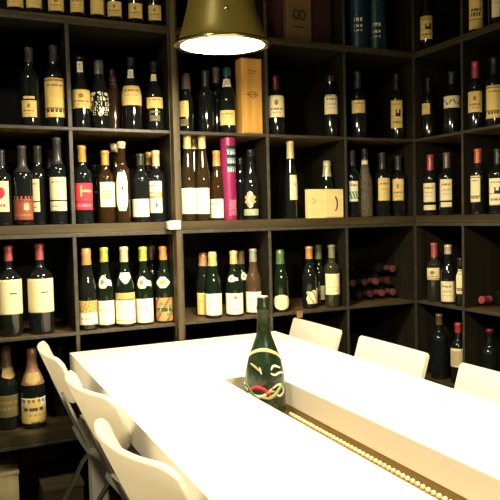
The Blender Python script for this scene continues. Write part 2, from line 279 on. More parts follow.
BOTTLES = [
    (-0.578, 0.045, 1.985, 0.3, 0.0315, 'bordeaux', 'black', ('dark', 0.25), [(-1.01, 1.08, 0.0164, 0.069, 'lines', 'yel')], -1.672, 'dark wine bottle with yellow label, leftmost bottle on the topmost shelf'),
    (-0.512, 0.045, 1.985, 0.3, 0.0315, 'bordeaux', 'black', ('dark', 0.25), [(-1.03, 1.07, 0.0202, 0.0734, 'lines', 'yel')], -1.698, 'dark wine bottle with yellow label, second bottle from the left on the topmost shelf'),
    (-0.434, 0.045, 1.985, 0.3, 0.0315, 'bordeaux', 'black', ('dark', 0.25), [(-1.06, 1.05, 0.0181, 0.0721, 'crest', 'yel')], -1.728, 'dark wine bottle with yellow label, third bottle from the left on the topmost shelf'),
    (-0.357, 0.045, 1.985, 0.3, 0.0315, 'bordeaux', 'black', ('dark', 0.25), [(-0.86, 0.83, 0.021, 0.0757, 'lines', 'yel')], -1.757, 'dark wine bottle with yellow label, fourth bottle from the left on the topmost shelf'),
    (-0.282, 0.045, 1.985, 0.3, 0.0315, 'bordeaux', 'black', ('dark', 0.25), [(-0.88, 0.83, 0.0218, 0.0772, 'plain', 'yel')], -1.786, 'dark wine bottle with yellow label, fifth bottle from the left on the topmost shelf'),
    (-0.215, 0.045, 1.985, 0.3, 0.0315, 'bordeaux', 'black', ('dark', 0.25), [(-1.01, 0.92, 0.0215, 0.0775, 'crest', 'yel')], -1.811, 'dark wine bottle with yellow label, sixth bottle from the left on the topmost shelf'),
    (-0.133, 0.045, 1.985, 0.3, 0.0315, 'bordeaux', 'black', ('dark', 0.25), [(-0.99, 0.88, 0.0226, 0.0794, 'crest', 'yel')], -1.841, 'dark wine bottle with yellow label, second bottle left of the post, topmost shelf'),
    (-0.054, 0.045, 1.985, 0.3, 0.0315, 'bordeaux', 'black', ('dark', 0.25), [(-0.95, 0.82, 0.0233, 0.0809, 'crest', 'yel')], -1.87, 'dark wine bottle with yellow label, nearest the post on the topmost shelf'),
    (-0.536, 0.06, 1.58, 0.2904, 0.036, 'bordeaux', 'black', ('grey', 0.2359), [(-1.01, 0.61, 0.0336, 0.0949, 'crest', 'yel'), (-0.76, 0.41, 0.0999, 0.1093, 'plain', 'yel')], -1.687, 'dark bottle with small low yellow label, upper left shelf corner'),
    (-0.45, 0.05, 1.58, 0.3028, 0.036, 'bordeaux', 'black', ('greygreen', 0.2404), [(-1.31, 1.33, 0.0358, 0.1795, 'tall', 'yel')], -1.721, 'large dark bottle with very tall yellow label on upper left shelf'),
    (-0.352, 0.06, 1.58, 0.2726, 0.0345, 'burgundy', 'black', ('dark', 0.2613), [(-1.33, 1.33, 0.0752, 0.1458, 'crest', 'yel'), (-0.76, 0.73, 0.2126, 0.2532, 'crest', 'white')], -1.758, 'squat dark bottle with broad yellow label and pale neck shield'),
    (-0.283, 0.05, 1.58, 0.2609, 0.0345, 'champagne', 'black', ('greyfoil', 0.2083), [(-1.33, 1.33, 0.0469, 0.1407, 'script', 'black')], -1.785, 'black bottle painted with white script lettering, no paper label'),
    (-0.21, 0.14, 1.58, 0.2512, 0.036, 'bordeaux', 'brown', ('dark', 0.2319), [(-1.33, 1.33, 0.173, 0.2237, 'dim', 'maroon')], -1.804, 'dim brown bottle standing behind, between script bottle and broad label bottle'),
    (-0.155, 0.06, 1.58, 0.2848, 0.0395, 'burgundy', 'black', ('dark', 0.2501), [(-1.33, 1.22, 0.0955, 0.1721, 'lines', 'yel'), (-0.86, 0.57, 0.2027, 0.2371, 'crest', 'white')], -1.832, 'dark bottle with square yellow label and round white neck medal'),
    (-0.062, 0.06, 1.58, 0.2765, 0.036, 'burgundy', 'black', ('dark', 0.2336), [(-1.1, 1.04, 0.0891, 0.132, 'lines', 'yel'), (-0.83, 0.52, 0.1981, 0.2253, 'plain', 'cream'), (-0.62, 0.58, 0.0696, 0.0793, 'plain', 'olive'), (-0.65, 0.56, 0.0383, 0.0618, 'crest', 'olive')], -1.866, 'dark bottle with short yellow label and pale neck ring beside the post'),
    (0.067, 0.05, 1.58, 0.2363, 0.029, 'champagne', 'black', ('greypink', 0.173), [(-1.33, 0.31, 0.0607, 0.1248, 'plain', 'yel'), (-1.33, 0.25, 0.0232, 0.0527, 'crest', 'olive')], -1.913, 'bottle half hidden behind the post with pinkish grey capsule, upper shelf'),
    (0.161, 0.07, 1.58, 0.2593, 0.035, 'bordeaux', 'black', ('grey', 0.1906), [], -1.943, 'unlabelled black bottle with grey capsule under the lamp shade'),
    (0.241, 0.15, 1.58, 0.2947, 0.034, 'bordeaux', 'black', ('greypink', 0.2276), [], -1.959, 'unlabelled dark bottle in the shadow behind the blue capsule bottle'),
    (0.252, 0.055, 1.58, 0.2751, 0.036, 'champagne', 'black', ('teal', 0.2345), [(-1.14, 0.96, 0.0339, 0.0954, 'lines', 'yel'), (-1.09, 0.66, 0.1935, 0.2262, 'crest', 'white')], -1.975, 'dark bottle with blue capsule and yellow label beside tall wooden case'),
    (0.477, 0.05, 1.58, 0.2565, 0.037, 'bordeaux', 'black', ('maroon', 0.1937), [(-1.15, 1.23, 0.0756, 0.1686, 'crest', 'cream')], -2.049, 'dark bottle with cream label just right of the tall wooden case'),
    (0.747, 0.04, 1.58, 0.2731, 0.032, 'bordeaux', 'black', ('grey', 0.2478), [(-1.0, 1.33, 0.0998, 0.1876, 'lines', 'cream')], -2.131, 'dark bottle with tidy cream label at right end of its upper compartment'),
    (0.904, 0.055, 1.58, 0.3052, 0.036, 'bordeaux', 'black', ('grey', 0.2295), [(-0.92, 1.13, 0.1131, 0.1717, 'lines', 'yel')], -2.172, 'dark bottle with square yellow label, alone left in upper compartment before corner'),
    (1.126, 0.06, 1.58, 0.3127, 0.036, 'bordeaux', 'black', ('dark', 0.2347), [(-0.78, 0.82, 0.0541, 0.1846, 'emblem', 'yel')], -2.228, 'dark bottle with tall narrow label and black emblem near shelf corner'),
    (1.227, -0.047, 1.58, 0.2793, 0.03, 'bordeaux', 'black', ('dark', 0.2119), [(-1.33, 0.24, 0.1087, 0.1591, 'plain', 'yel')], -2.273, 'dark bottle with very small yellow label, first right of the corner, upper shelf'),
    (1.247, -0.181, 1.58, 0.2802, 0.036, 'bordeaux', 'black', ('grey', 0.224), [(-1.33, 1.33, 0.1169, 0.1697, 'script2', 'cream')], -2.306, 'dark bottle with wide short scribbled label on right wall upper shelf'),
    (1.222, -0.351, 1.58, 0.2846, 0.03, 'bordeaux', 'black', ('redband', 0.2146), [(-1.33, 1.11, 0.0705, 0.1579, 'crest', 'yel')], -2.339, 'dark bottle with pink banded capsule on right wall upper shelf'),
    (1.247, -0.43, 1.58, 0.2854, 0.036, 'bordeaux', 'black', ('dark', 0.2168), [(-0.94, 0.93, 0.0343, 0.1683, 'tall', 'yel')], -2.363, 'dark bottle with tall yellow label cut by right picture edge, upper shelf'),
    (-0.648, 0.06, 1.22, 0.2755, 0.036, 'bordeaux', 'black', ('dark', 0.2164), [(-1.1, 0.68, 0.0502, 0.1612, 'redcrest', 'cream')], -1.644, 'bottle cut by left picture edge, cream label with red emblem'),
    (-0.576, 0.05, 1.22, 0.2906, 0.0355, 'bordeaux', 'black', ('grey', 0.1947), [(-1.31, 1.12, 0.0197, 0.1066, 'redlabel', 'rust')], -1.673, 'dark bottle with low rusty red label, second shelf on the left'),
    (-0.515, 0.1, 1.22, 0.2975, 0.036, 'bordeaux', 'black', ('greygreen', 0.2324), [(-1.33, 0.08, 0.0485, 0.1714, 'band', 'cream')], -1.694, 'dark bottle with cream label partly behind the rusty red label bottle'),
    (-0.458, 0.17, 1.22, 0.291, 0.034, 'bordeaux', 'black', ('greypink', 0.2198), [], -1.712, 'unlabelled dark bottle behind the tall banded label bottle on the left'),
    (-0.45, 0.05, 1.22, 0.3235, 0.033, 'bordeaux', 'black', ('grey', 0.2253), [(-1.13, 1.08, 0.0503, 0.176, 'band', 'cream')], -1.722, 'tall dark bottle with black banded cream label next to the divider, second shelf'),
    (-0.359, 0.05, 1.22, 0.296, 0.037, 'bordeaux', 'black', ('gold', 0.2341), [(-0.97, 1.2, 0.0525, 0.1537, 'redT', 'red')], -1.756, 'bottle with bright red label and gold capsule'),
    (-0.291, 0.14, 1.22, 0.2324, 0.033, 'burgundy', 'black', ('dark', 0.2114), [(0.13, 0.85, 0.0808, 0.1592, 'plain', 'orange')], -1.775, 'dark bottle with orange label peeking out beside bright red label'),
    (-0.269, 0.06, 1.22, 0.28, 0.034, 'bordeaux', 'amber', ('gold', 0.2247), [(-0.71, 1.33, 0.0628, 0.1584, 'textblock', 'white')], -1.79, 'amber glass bottle with gold capsule and square white label'),
    (-0.212, 0.14, 1.22, 0.3173, 0.03, 'hock', 'amber', ('cream', 0.2837), [], -1.804, 'slim amber bottle mostly hidden behind tall oval label bottle'),
    (-0.207, 0.045, 1.22, 0.3146, 0.029, 'bordeaux', 'amber', ('cream', 0.2897), [(-0.89, 0.69, 0.0462, 0.1963, 'oval', 'white')], -1.814, 'clear amber bottle with tall oval white label'),
    (-0.132, 0.05, 1.22, 0.2702, 0.036, 'bordeaux', 'black', ('greygreen', 0.2256), [(-1.33, 0.94, 0.0215, 0.0918, 'plain', 'white')], -1.842, 'dark bottle with plain low square white label'),
    (-0.063, 0.16, 1.22, 0.288, 0.034, 'bordeaux', 'black', ('gold', 0.2356), [], -1.855, 'dark bottle with gold capsule half hidden behind orange banded label'),
    (-0.059, 0.08, 1.22, 0.2866, 0.036, 'bordeaux', 'black', ('cream', 0.225), [(-1.28, 0.61, 0.0363, 0.1638, 'orangeband', 'white')], -1.865, 'bottle with white label crossed by an orange band, next to post'),
    (0.066, 0.05, 1.22, 0.3509, 0.031, 'hock', 'clearbrown', ('creamfoil', 0.2942), [(-1.33, 1.33, 0.0296, 0.1344, 'sketch', 'white')], -1.912, 'slim tall bottle with cream foil and white label, leftmost of three beside post'),
    (0.127, 0.14, 1.22, 0.3572, 0.032, 'hock', 'clearbrown', ('creamfoil', 0.3034), [], -1.922, 'slim tall cream foil bottle behind, middle of the three beside post'),
    (0.13, 0.05, 1.22, 0.3529, 0.032, 'hock', 'clearbrown', ('creamfoil', 0.2957), [(-1.13, 0.9, 0.0284, 0.1343, 'sketch', 'white')], -1.935, 'slim tall bottle with cream foil, white label, rightmost of three beside post'),
    (0.193, 0.05, 1.22, 0.2889, 0.029, 'hock', 'amber', ('copper', 0.2256), [(-1.32, 0.99, 0.0107, 0.089, 'lines', 'white')], -1.956, 'small slim bottle with copper capsule left of the magenta tube'),
    (0.354, 0.06, 1.22, 0.2976, 0.034, 'burgundy', 'black', ('dark', 0.2706), [(-1.05, 0.69, 0.0497, 0.1216, 'leaf', 'orange'), (-1.33, 1.02, 0.018, 0.0455, 'plain', 'palegreen')], -2.008, 'black bottle with orange leaf shaped label right of the magenta tube'),
    (0.353, 0.17, 1.22, 0.2737, 0.033, 'bordeaux', 'black', ('dark', 0.246), [], -1.992, 'unlabelled black bottle behind the magenta tube'),
    (0.545, 0.055, 1.22, 0.3405, 0.028, 'hock', 'black', ('creamfoil', 0.2628), [(-0.16, 1.33, 0.0817, 0.1903, 'plain', 'cream')], -2.069, 'very slim dark bottle with cream foil and side turned label'),
    (0.745, 0.078, 1.22, 0.2583, 0.033, 'champagne', 'green', ('creamribbed', 0.1871), [], -2.124, 'bottle with wide cream foil standing behind the pale wooden box'),
    (0.865, 0.055, 1.22, 0.3038, 0.034, 'bordeaux', 'black', ('grey', 0.234), [(-0.39, 0.89, 0.0712, 0.1647, 'greenlow', 'white')], -2.161, 'dark bottle with narrow white and green label next to the wooden box'),
    (0.937, 0.055, 1.22, 0.3145, 0.034, 'burgundy', 'straw', ('dark', 0.2671), [(-1.27, 0.96, 0.2427, 0.261, 'plain', 'cream')], -2.18, 'dull brown fibrous bottle with a cream neck ring'),
    (1.035, 0.055, 1.22, 0.2981, 0.035, 'bordeaux', 'black', ('grey', 0.2221), [(-0.57, 1.18, 0.0735, 0.1791, 'lines', 'yel')], -2.206, 'dark bottle with yellowish label, left of the pair beside the shelf corner'),
    (1.127, 0.055, 1.22, 0.2857, 0.035, 'bordeaux', 'black', ('grey', 0.2183), [(-0.92, 0.77, 0.0735, 0.1748, 'crest', 'yel')], -2.229, 'dark bottle with yellowish label, right of the pair beside the shelf corner'),
    (1.227, -0.056, 1.22, 0.2817, 0.032, 'bordeaux', 'black', ('pinkred', 0.2109), [(-1.33, 0.74, 0.0619, 0.1499, 'lines', 'cream'), (-1.33, 0.82, 0.0249, 0.048, 'plain', 'cream')], -2.275, 'dark bottle with red capsule and two part label, first right of the corner'),
    (1.242, -0.15, 1.22, 0.282, 0.035, 'bordeaux', 'black', ('greypink', 0.2129), [(-0.98, 0.67, 0.0656, 0.1623, 'lines', 'cream'), (-0.89, 0.65, 0.0362, 0.0588, 'plain', 'cream')], -2.298, 'dark bottle with pinkish grey capsule and two part label, second right of corner'),
    (1.222, -0.363, 1.22, 0.2774, 0.031, 'bordeaux', 'black', ('orangered', 0.2172), [(-1.23, 0.29, 0.0525, 0.1633, 'tall', 'cream')], -2.341, 'dark bottle with orange red capsule on right wall, eye level shelf'),
    (1.242, -0.454, 1.22, 0.2683, 0.037, 'bordeaux', 'black', ('greygreen', 0.2096), [(-1.11, 0.64, 0.037, 0.1472, 'emblem', 'cream')], -2.368, 'dark bottle with grey capsule, label cut by right picture edge, eye level shelf'),
    (-0.635, 0.075, 0.815, 0.3306, 0.0445, 'bordeaux', 'black', ('pinkred', 0.2761), [(-1.33, 1.33, 0.0805, 0.2084, 'text1', 'cream')], -1.649, 'large red capsule bottle with plain cream label at left picture edge'),
    (-0.526, 0.065, 0.815, 0.3341, 0.0465, 'bordeaux', 'black', ('pinkred', 0.275), [(-1.33, 1.33, 0.0804, 0.2065, 'text1', 'cream')], -1.691, 'large red capsule bottle with plain cream label, right of the two'),
    (-0.357, 0.045, 0.815, 0.3105, 0.0355, 'champagne', 'black', ('copper', 0.2487), [(-1.3, 1.27, 0.0217, 0.1132, 'ornate', 'white')], -1.758, 'dark bottle with copper capsule and ornate gold topped label by divider'),
    (-0.286, 0.06, 0.815, 0.311, 0.034, 'burgundy', 'green', ('limegreen', 0.2559), [(-1.33, 1.33, 0.013, 0.1062, 'plain', 'white'), (-1.1, 0.94, 0.1546, 0.2068, 'medal', 'white')], -1.783, 'lime capsule bottle with plain white label, left of the two lime ones'),
    (-0.211, 0.045, 0.815, 0.3108, 0.0385, 'burgundy', 'green', ('cream', 0.2529), [(-1.33, 1.33, 0.013, 0.1047, 'goldline', 'white'), (-0.81, 0.97, 0.1689, 0.2117, 'shield', 'white'), (-1.23, 1.33, 0.1086, 0.1339, 'plain', 'gold')], -1.813, 'white capsule bottle with shield neck label and gold band'),
    (-0.132, 0.055, 0.815, 0.3073, 0.036, 'burgundy', 'green', ('limegreen', 0.2524), [(-1.33, 1.33, 0.0081, 0.1034, 'plain', 'white'), (-1.03, 0.97, 0.145, 0.1945, 'medal', 'white')], -1.841, 'lime capsule bottle with plain white label, right of the two lime ones'),
    (-0.061, 0.18, 0.815, 0.3048, 0.034, 'bordeaux', 'black', ('brown', 0.2468), [], -1.854, 'dark bottle with brown capsule hidden behind lime and orange label bottles'),
    (-0.047, 0.06, 0.815, 0.3054, 0.036, 'burgundy', 'green', ('copper', 0.2521), [(-1.33, 1.33, 0.0059, 0.1007, 'orangegreen', 'orange'), (-1.05, 0.8, 0.141, 0.1851, 'diamond', 'white')], -1.871, 'bottle with orange and green label next to the post'),
    (0.151, 0.13, 0.815, 0.2679, 0.034, 'champagne', 'black', ('coppercream', 0.2134), [(-0.97, 0.25, 0.0064, 0.1001, 'plain', 'yel')], -1.932, 'dark bottle half hidden behind white label bottle, copper capsule'),
    (0.163, 0.05, 0.815, 0.2747, 0.0355, 'champagne', 'green', ('creamgold', 0.2174), [(-1.18, 1.33, 0.0136, 0.1029, 'plain', 'white')], -1.946, 'dark green bottle with cream gold capsule and blank white label beside post'),
    (0.259, 0.05, 0.815, 0.2748, 0.037, 'burgundy', 'green', ('creamgold', 0.2208), [(-1.33, 1.33, 0.01, 0.0981, 'stamp', 'white'), (-1.03, 0.55, 0.1468, 0.1762, 'medal', 'white')], -1.978, 'green bottle with stamped white label and white neck medal, mid shelf'),
    (0.331, 0.135, 0.815, 0.2686, 0.034, 'burgundy', 'green', ('brown', 0.2124), [(-0.18, 1.33, 0.1439, 0.1788, 'medal', 'white')], -1.99, 'bottle with brown capsule half hidden behind the stamped label bottle'),
    (0.355, 0.06, 0.815, 0.279, 0.035, 'burgundy', 'rose', ('clearband', 0.224), [(-1.33, 1.11, 0.0085, 0.097, 'plain', 'white')], -2.008, 'clear pinkish bottle with white label, partly behind the big champagne bottle'),
    (0.481, 0.05, 0.815, 0.2697, 0.0355, 'champagne', 'green', ('foilgreen', 0.2095), [(-1.1, 1.33, 0.0108, 0.0762, 'round', 'cream')], -2.05, 'green capsule bottle with round cream label'),
    (0.639, 0.07, 0.815, 0.2777, 0.0345, 'burgundy', 'black', ('copper', 0.2228), [(-0.46, 1.33, 0.0224, 0.0898, 'torn', 'cream')], -2.094, 'dark bottle with copper capsule and ragged cream label'),
    (0.734, 0.15, 0.815, 0.2789, 0.034, 'burgundy', 'green', ('greenring', 0.2144), [(0.24, 1.33, 0.0249, 0.0901, 'plain', 'cream')], -2.108, 'dark bottle with pale neck ring behind the ragged label bottle'),
    (0.742, 0.045, 0.815, 0.2816, 0.0345, 'bordeaux', 'clear', ('clearneck', 0.2235), [(-1.02, 1.33, 0.058, 0.1527, 'faint', 'cream')], -2.129, 'clear glass bottle with large cream label near lying bottles'),
    (1.242, -0.06, 0.815, 0.2745, 0.034, 'bordeaux', 'smoke', ('pinkred', 0.2095), [(-1.33, 0.76, 0.103, 0.1592, 'ribbon', 'cream')], -2.28, 'smoky bottle with red capsule and high small label, first right of corner'),
    (1.232, -0.165, 0.815, 0.2684, 0.033, 'burgundy', 'black', ('cream', 0.2283), [(-1.33, 0.8, 0.0115, 0.1043, 'lines', 'cream')], -2.299, 'dark bottle with low cream label, middle of three on right wall'),
    (1.227, -0.251, 0.815, 0.2133, 0.028, 'bordeaux', 'black', ('dark', 0.1789), [(-0.76, 0.46, 0.056, 0.164, 'tall', 'cream')], -2.317, 'dark bottle with narrow tall label close against the right wall divider'),
    (1.242, -0.09, 0.455, 0.3018, 0.04, 'bordeaux', 'black', ('brown', 0.2524), [], -2.286, 'tall unlabelled black bottle behind the white chairs'),
    (1.252, -0.205, 0.455, 0.2741, 0.034, 'bordeaux', 'black', ('redcap', 0.2312), [(-1.33, 0.59, 0.0776, 0.1618, 'boxed', 'cream')], -2.313, 'red capsule bottle with cream label behind the white chairs'),
    (1.277, -0.37, 0.455, 0.2685, 0.035, 'bordeaux', 'black', ('maroon', 0.2538), [], -2.356, 'unlabelled dark bottle with maroon top, low right behind the chairs'),
    (-0.654, 0.13, 0.455, 0.3152, 0.0425, 'champagne', 'black', ('dimfoil', 0.2269), [(-1.33, 1.33, 0.0473, 0.1306, 'dim', 'olive'), (-0.62, 1.33, 0.191, 0.2325, 'collar', 'goldc')], -1.64, 'dim champagne bottle with gold collar at left picture edge, low shelf'),
    (-0.564, 0.1, 0.455, 0.2975, 0.0455, 'champagne', 'black', ('pinkgold', 0.1649), [(-1.29, 1.26, 0.02, 0.1166, 'goldlabel', 'yel'), (-0.83, 0.85, 0.1681, 0.2097, 'collar', 'goldc')], -1.675, 'champagne bottle with pink gold foil and yellow label behind the left chairs'),
    (-0.444, 0.2, 0.455, 0.2815, 0.03, 'bordeaux', 'black', ('grey', 0.2563), [], -1.715, 'dim unlabelled bottle between far left chair and table corner, low shelf'),
    (1.232, -0.032, 1.985, 0.3, 0.03, 'bordeaux', 'black', ('dark', 0.25), [(-1.1, 1.14, 0.05, 0.157, 'emblem', 'yel')], -2.272, 'bottle with upright yellow label just right of the corner, topmost shelf'),
    (1.237, -0.341, 1.985, 0.3, 0.033, 'bordeaux', 'black', ('dark', 0.25), [(-0.95, 1.01, 0.0129, 0.1408, 'text2', 'yel')], -2.34, 'bottle with tall lettered label near the right end of the topmost shelf'),
    (1.237, -0.455, 1.985, 0.3, 0.033, 'bordeaux', 'black', ('dark', 0.25), [(-0.55, 0.67, 0.0303, 0.1215, 'plain', 'cream')], -2.367, 'bottle at the right picture edge on the topmost shelf'),
]

for i, (x, y, z, H, r, kind, glass, cap, labels, az, text) in enumerate(BOTTLES):
    t = empty('champagne_bottle' if kind == 'champagne' else 'wine_bottle', (x, y, z), text, 'bottle', GROUP)
    bottle_parts(t, kind, H, r, glass, cap, az, labels, i+1)

# bottles lying in a pile, necks forward
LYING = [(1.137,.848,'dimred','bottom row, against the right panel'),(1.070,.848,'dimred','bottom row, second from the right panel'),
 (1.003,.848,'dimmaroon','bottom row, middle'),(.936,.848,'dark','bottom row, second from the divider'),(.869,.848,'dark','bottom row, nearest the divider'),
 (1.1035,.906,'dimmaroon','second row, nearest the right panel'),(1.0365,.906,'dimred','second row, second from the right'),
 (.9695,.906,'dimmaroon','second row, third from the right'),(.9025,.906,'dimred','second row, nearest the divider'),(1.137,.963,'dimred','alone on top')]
for k, (x, z, c, tx) in enumerate(LYING):
    t = empty('lying_bottle', (x, .405, z), 'lying dark bottle in corner compartment pile, %s' % tx, 'bottle', 'bottles lying in the corner compartment')
    t.rotation_euler = (PI/2, 0, 0)
    bottle_parts(t, 'bordeaux', .29, .0325, 'black', (c, .235), 0, [], 300+k)
t = empty('lying_bottle', (1.53, -.352, .850), 'bottle lying on its side with red capsule, right wall shelf at right picture edge', 'bottle', 'bottles lying on the right wall shelf')
t.rotation_euler = (PI/2, 0, -PI/2)
bottle_parts(t, 'bordeaux', .285, .0345, 'black', ('pinkred', .235), 0, [], 333)

# ------------------------------------------------------------------ wine racks (each tier can be lifted off)
DB, DR = .42, .36
def back_tier(x0, x1, divs, z0, ztop, mids, base, text):
    t = empty('wine_rack', ((x0+x1)/2, DB/2, z0), text, 'wine rack', 'stacked wine rack tiers')
    ox, oy, oz = (x0+x1)/2, DB/2, z0
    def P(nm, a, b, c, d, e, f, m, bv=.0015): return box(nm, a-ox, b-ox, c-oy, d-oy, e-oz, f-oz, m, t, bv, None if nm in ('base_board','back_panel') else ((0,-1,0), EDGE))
    pt = .014
    P('base_board', x0, x1, 0, DB, z0, z0+base, BOARDX)
    P('top_board', x0, x1, 0, DB, ztop-pt, ztop, RACKX)
    P('side_panel', x0, x0+pt, .0, DB-.008, z0+base, ztop-pt, RACKZ)
    P('side_panel', x1-pt, x1, .0, DB-.008, z0+base, ztop-pt, RACKZ)
    P('back_panel', x0, x1, DB-.008, DB, z0+base, ztop-pt, BACKP)
    zc = [z0+base] + [m for m in mids] + [ztop-pt]
    for m in mids: P('shelf_board', x0+pt, x1-pt, .001, DB-.008, m-.012, m, SHELFX)
    for d in divs:
        for a, b in zip(zc, zc[1:]):
            P('divider', d-pt/2, d+pt/2, .002, DB-.008, a, b-(.012 if b in mids else 0), RACKZ)
    return t
def right_tier(y0, y1, divs, z0, ztop, mids, base, text, x0=1.1874):
    x1 = x0+DR
    t = empty('wine_rack', ((x0+x1)/2, (y0+y1)/2, z0), text, 'wine rack', 'stacked wine rack tiers')
    ox, oy, oz = (x0+x1)/2, (y0+y1)/2, z0
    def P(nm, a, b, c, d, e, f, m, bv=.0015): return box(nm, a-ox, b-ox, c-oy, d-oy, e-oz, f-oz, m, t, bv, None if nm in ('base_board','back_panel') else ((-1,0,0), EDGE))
    pt = .014
    P('base_board', x0, x1, y0, y1, z0, z0+base, BOARDY)
    P('top_board', x0, x1, y0, y1, ztop-pt, ztop, RACKY)
    P('side_panel', x0, x1-.008, y0, y0+pt, z0+base, ztop-pt, RACKZ)
    P('side_panel', x0, x1-.008, y1-pt, y1, z0+base, ztop-pt, RACKZ)
    P('back_panel', x1-.008, x1, y0, y1, z0+base, ztop-pt, BACKP)
    zc = [z0+base] + list(mids) + [ztop-pt]
    for m in mids: P('shelf_board', x0+.001, x1-.008, y0+pt, y1-pt, m-.012, m, SHELFY)
    for d in divs:
        for a, b in zip(zc, zc[1:]):
            P('divider', x0+.002, x1-.008, d-pt/2, d+pt/2, a, b-(.012 if b in mids else 0), RACKZ)
    return t
TIERS = [('top', 1.971, 2.36, [], .014), ('middle', 1.187, 1.970, [1.58], .033), ('lower', .421, 1.186, [.815], .034), ('floor', .0, .420, [], .06)]
WHAT = {'top': 'topmost tier %s', 'middle': 'tier at eye level %s', 'lower': 'tier at table height %s', 'floor': 'lowest tier standing on the floor %s'}
for nm, z0, z1, mids, base in TIERS:
    back_tier(-1.205, -.0085, [-.4054, -.80] if nm in ('middle', 'lower') else [-.80], z0, z1, mids, base, 'dark wooden wine rack, ' + WHAT[nm] % 'left of the post')
    back_tier(.0055, 1.1870, [.4092, .7982], z0, z1, mids, base, 'dark wooden wine rack, ' + WHAT[nm] % 'between post and corner')
    right_tier(-1.09, .014, [-.3056, -.695], z0, z1, mids, base, 'dark wooden wine rack, ' + WHAT[nm] % 'along the right wall')

# post with junction box
p = empty('square_post', (-.0225, -.0235, 0), 'tan square wooden post in front of the racks behind table', 'post')
box('shaft', .0013, .0195, -.0175, .0185, 0, 2.75, POSTM, p, .003)
bm = bmesh.new(); add_box(bm, -.031, .019, -.026, -.0176, 1.190, 1.224, .004); add_box(bm, -.0315, .0008, -.0174, .008, 1.192, 1.222, .003)
link('white_bracket', bm, JUNC, p)['label'] = 'cream white bracket clamped around the post'

# ------------------------------------------------------------------ boxes, tubes, cartons among the bottles
PINE = wood_mat('pine_case', (.62,.31,.06), (.80,.45,.11), 2)
PALEW = wood_mat('pale_box_wood', (.82,.64,.27), (.93,.76,.36), 0)
c = empty('wooden_bottle_case', (.3535, .07, 1.58), 'tall orange pine wine case standing upright under the lamp shade', 'box')
box('case_body', -.0475, .0475, -.04, .02, 0, .318, PINE, c, .002)
box('sliding_lid', -.041, .041, -.046, -.0402, .006, .312, PINE, c, .002)
bm = bmesh.new()
for k in range(9):
    a = 2*PI*k/9; add_box(bm, .017*math.cos(a)-.004, .017*math.cos(a)+.004, -.0468, -.0462, .165+.012*math.sin(a)-.003, .165+.012*math.sin(a)+.003)
add_box(bm, -.03, .03, -.0468, -.0462, .163, .167); add_box(bm, -.02, .02, -.0468, -.0462, .262, .266); add_box(bm, -.016, .016, -.0468, -.0462, .252, .255)
link('burnt_emblem', bm, node_mat('burnt_mark', (.30,.13,.03), .7), c)

c = empty('wooden_gift_box', (.692, .018, 1.22), 'low pale wooden box with black crescent mark in front of a cream foil bottle', 'box')
box('box_body', -.089, .089, -.017, .017, 0, .127, PALEW, c, .002)
box('front_panel', -.006, .086, -.0205, -.0172, .004, .123, PALEW, c, .001)
bm = bmesh.new()
tube(bm, [(.036+.018*math.cos(a), -.0208, .062+.034*math.sin(a)) for a in [(-1.15+2.3*k/10) for k in range(11)]], .0032, 6)
link('crescent_mark', bm, ink('black'), c)
bm = bmesh.new()
for k in range(5): add_box(bm, -.072+.006*(k%3), -.064+.006*(k%3), -.0178, -.0171, .062+.006*k, .065+.006*k)
link('small_print', bm, ink('inkbrown'), c)

def tin(name, x, y, z, r, H, m, text, marks, az, grp=None):
    t = empty(name, (x, y, z), text, 'tube', grp)
    pr = [(r, 0), (r, H-.03)]
    bm = bmesh.new(); lathe(bm, [(0, 0), (r-.002, 0), (r, .002), (r, H-.032), (0, H-.032)], 32); link('tube_body', bm, m, t, smooth=True, auto=40)
    bm = bmesh.new(); lathe(bm, [(0, H-.0315), (r+.0008, H-.0315), (r+.0008, H-.002), (r-.001, H), (0, H)], 32); link('tube_lid', bm, m, t, smooth=True, auto=40)
    for k, (aL, aR, zb, zt, st) in enumerate(marks):
        wrap_label('printed_pattern', [(r, 0), (r, H)], aL, aR, zb, zt, az, st, 'pale', t, 900+k)
MAG = node_mat('magenta_card', (.22,.012,.075), .35, var=.06)
TEAL = node_mat('teal_tin', (.010,.040,.065), .4, var=.15)
tin('gift_tube', .2435, .045, 1.22, .0318, .343, MAG, 'tall magenta gift tube with striped top among the bottles', [(-.5,1.05,.20,.308,'tubetop'),(-.1,1.0,.02,.085,'tubebottom')], -1.90)
tin('gift_tube', .915, .06, 1.985, .047, .33, TEAL, 'dim teal gift tube with white lettering on topmost shelf, left of two', [(-.7,.7,.06,.15,'cratetext')], -2.1, 'teal gift tubes')
tin('gift_tube', 1.016, .06, 1.985, .047, .33, TEAL, 'dim teal gift tube with white lettering on topmost shelf, right of two', [(-.7,.7,.04,.14,'cratetext')], -2.1, 'teal gift tubes')

BROWNC = node_mat('brown_carton', (.20,.115,.045), .6)
MAROONC = node_mat('maroon_carton', (.05,.014,.016), .6)
c = empty('wine_carton', (.60, .10, 1.985), 'brown wine carton with dark round emblem on topmost shelf', 'box')
box('carton_body', -.062, .062, -.05, .05, 0, .30, BROWNC, c, .003)
for a in (-.016, .016):
    bm = bmesh.new(); tube(bm, [(a+.014*math.cos(q*PI/5), -.0508, .125+.020*math.sin(q*PI/5)) for q in range(11)], .0035, 6)
    link('printed_ring', bm, ink('black'), c)
bm = bmesh.new(); add_box(bm, -.028, .028, -.0508, -.0500, .070, .075); link('printed_line', bm, ink('black'), c)
for x, w, tx in ((.483, .045, 'narrow dark maroon carton at far left of its topmost compartment'), (.722, .055, 'dark maroon carton right of the brown carton on topmost shelf')):
    c = empty('wine_carton', (x, .12, 1.985), tx, 'box', 'dark maroon cartons')
    box('carton_body', -w, w, -.05, .05, 0, .30, MAROONC, c, .003)
    box('carton_flap', -w+.002, w-.002, -.052, -.0502, .24, .298, MAROONC, c, .0005)

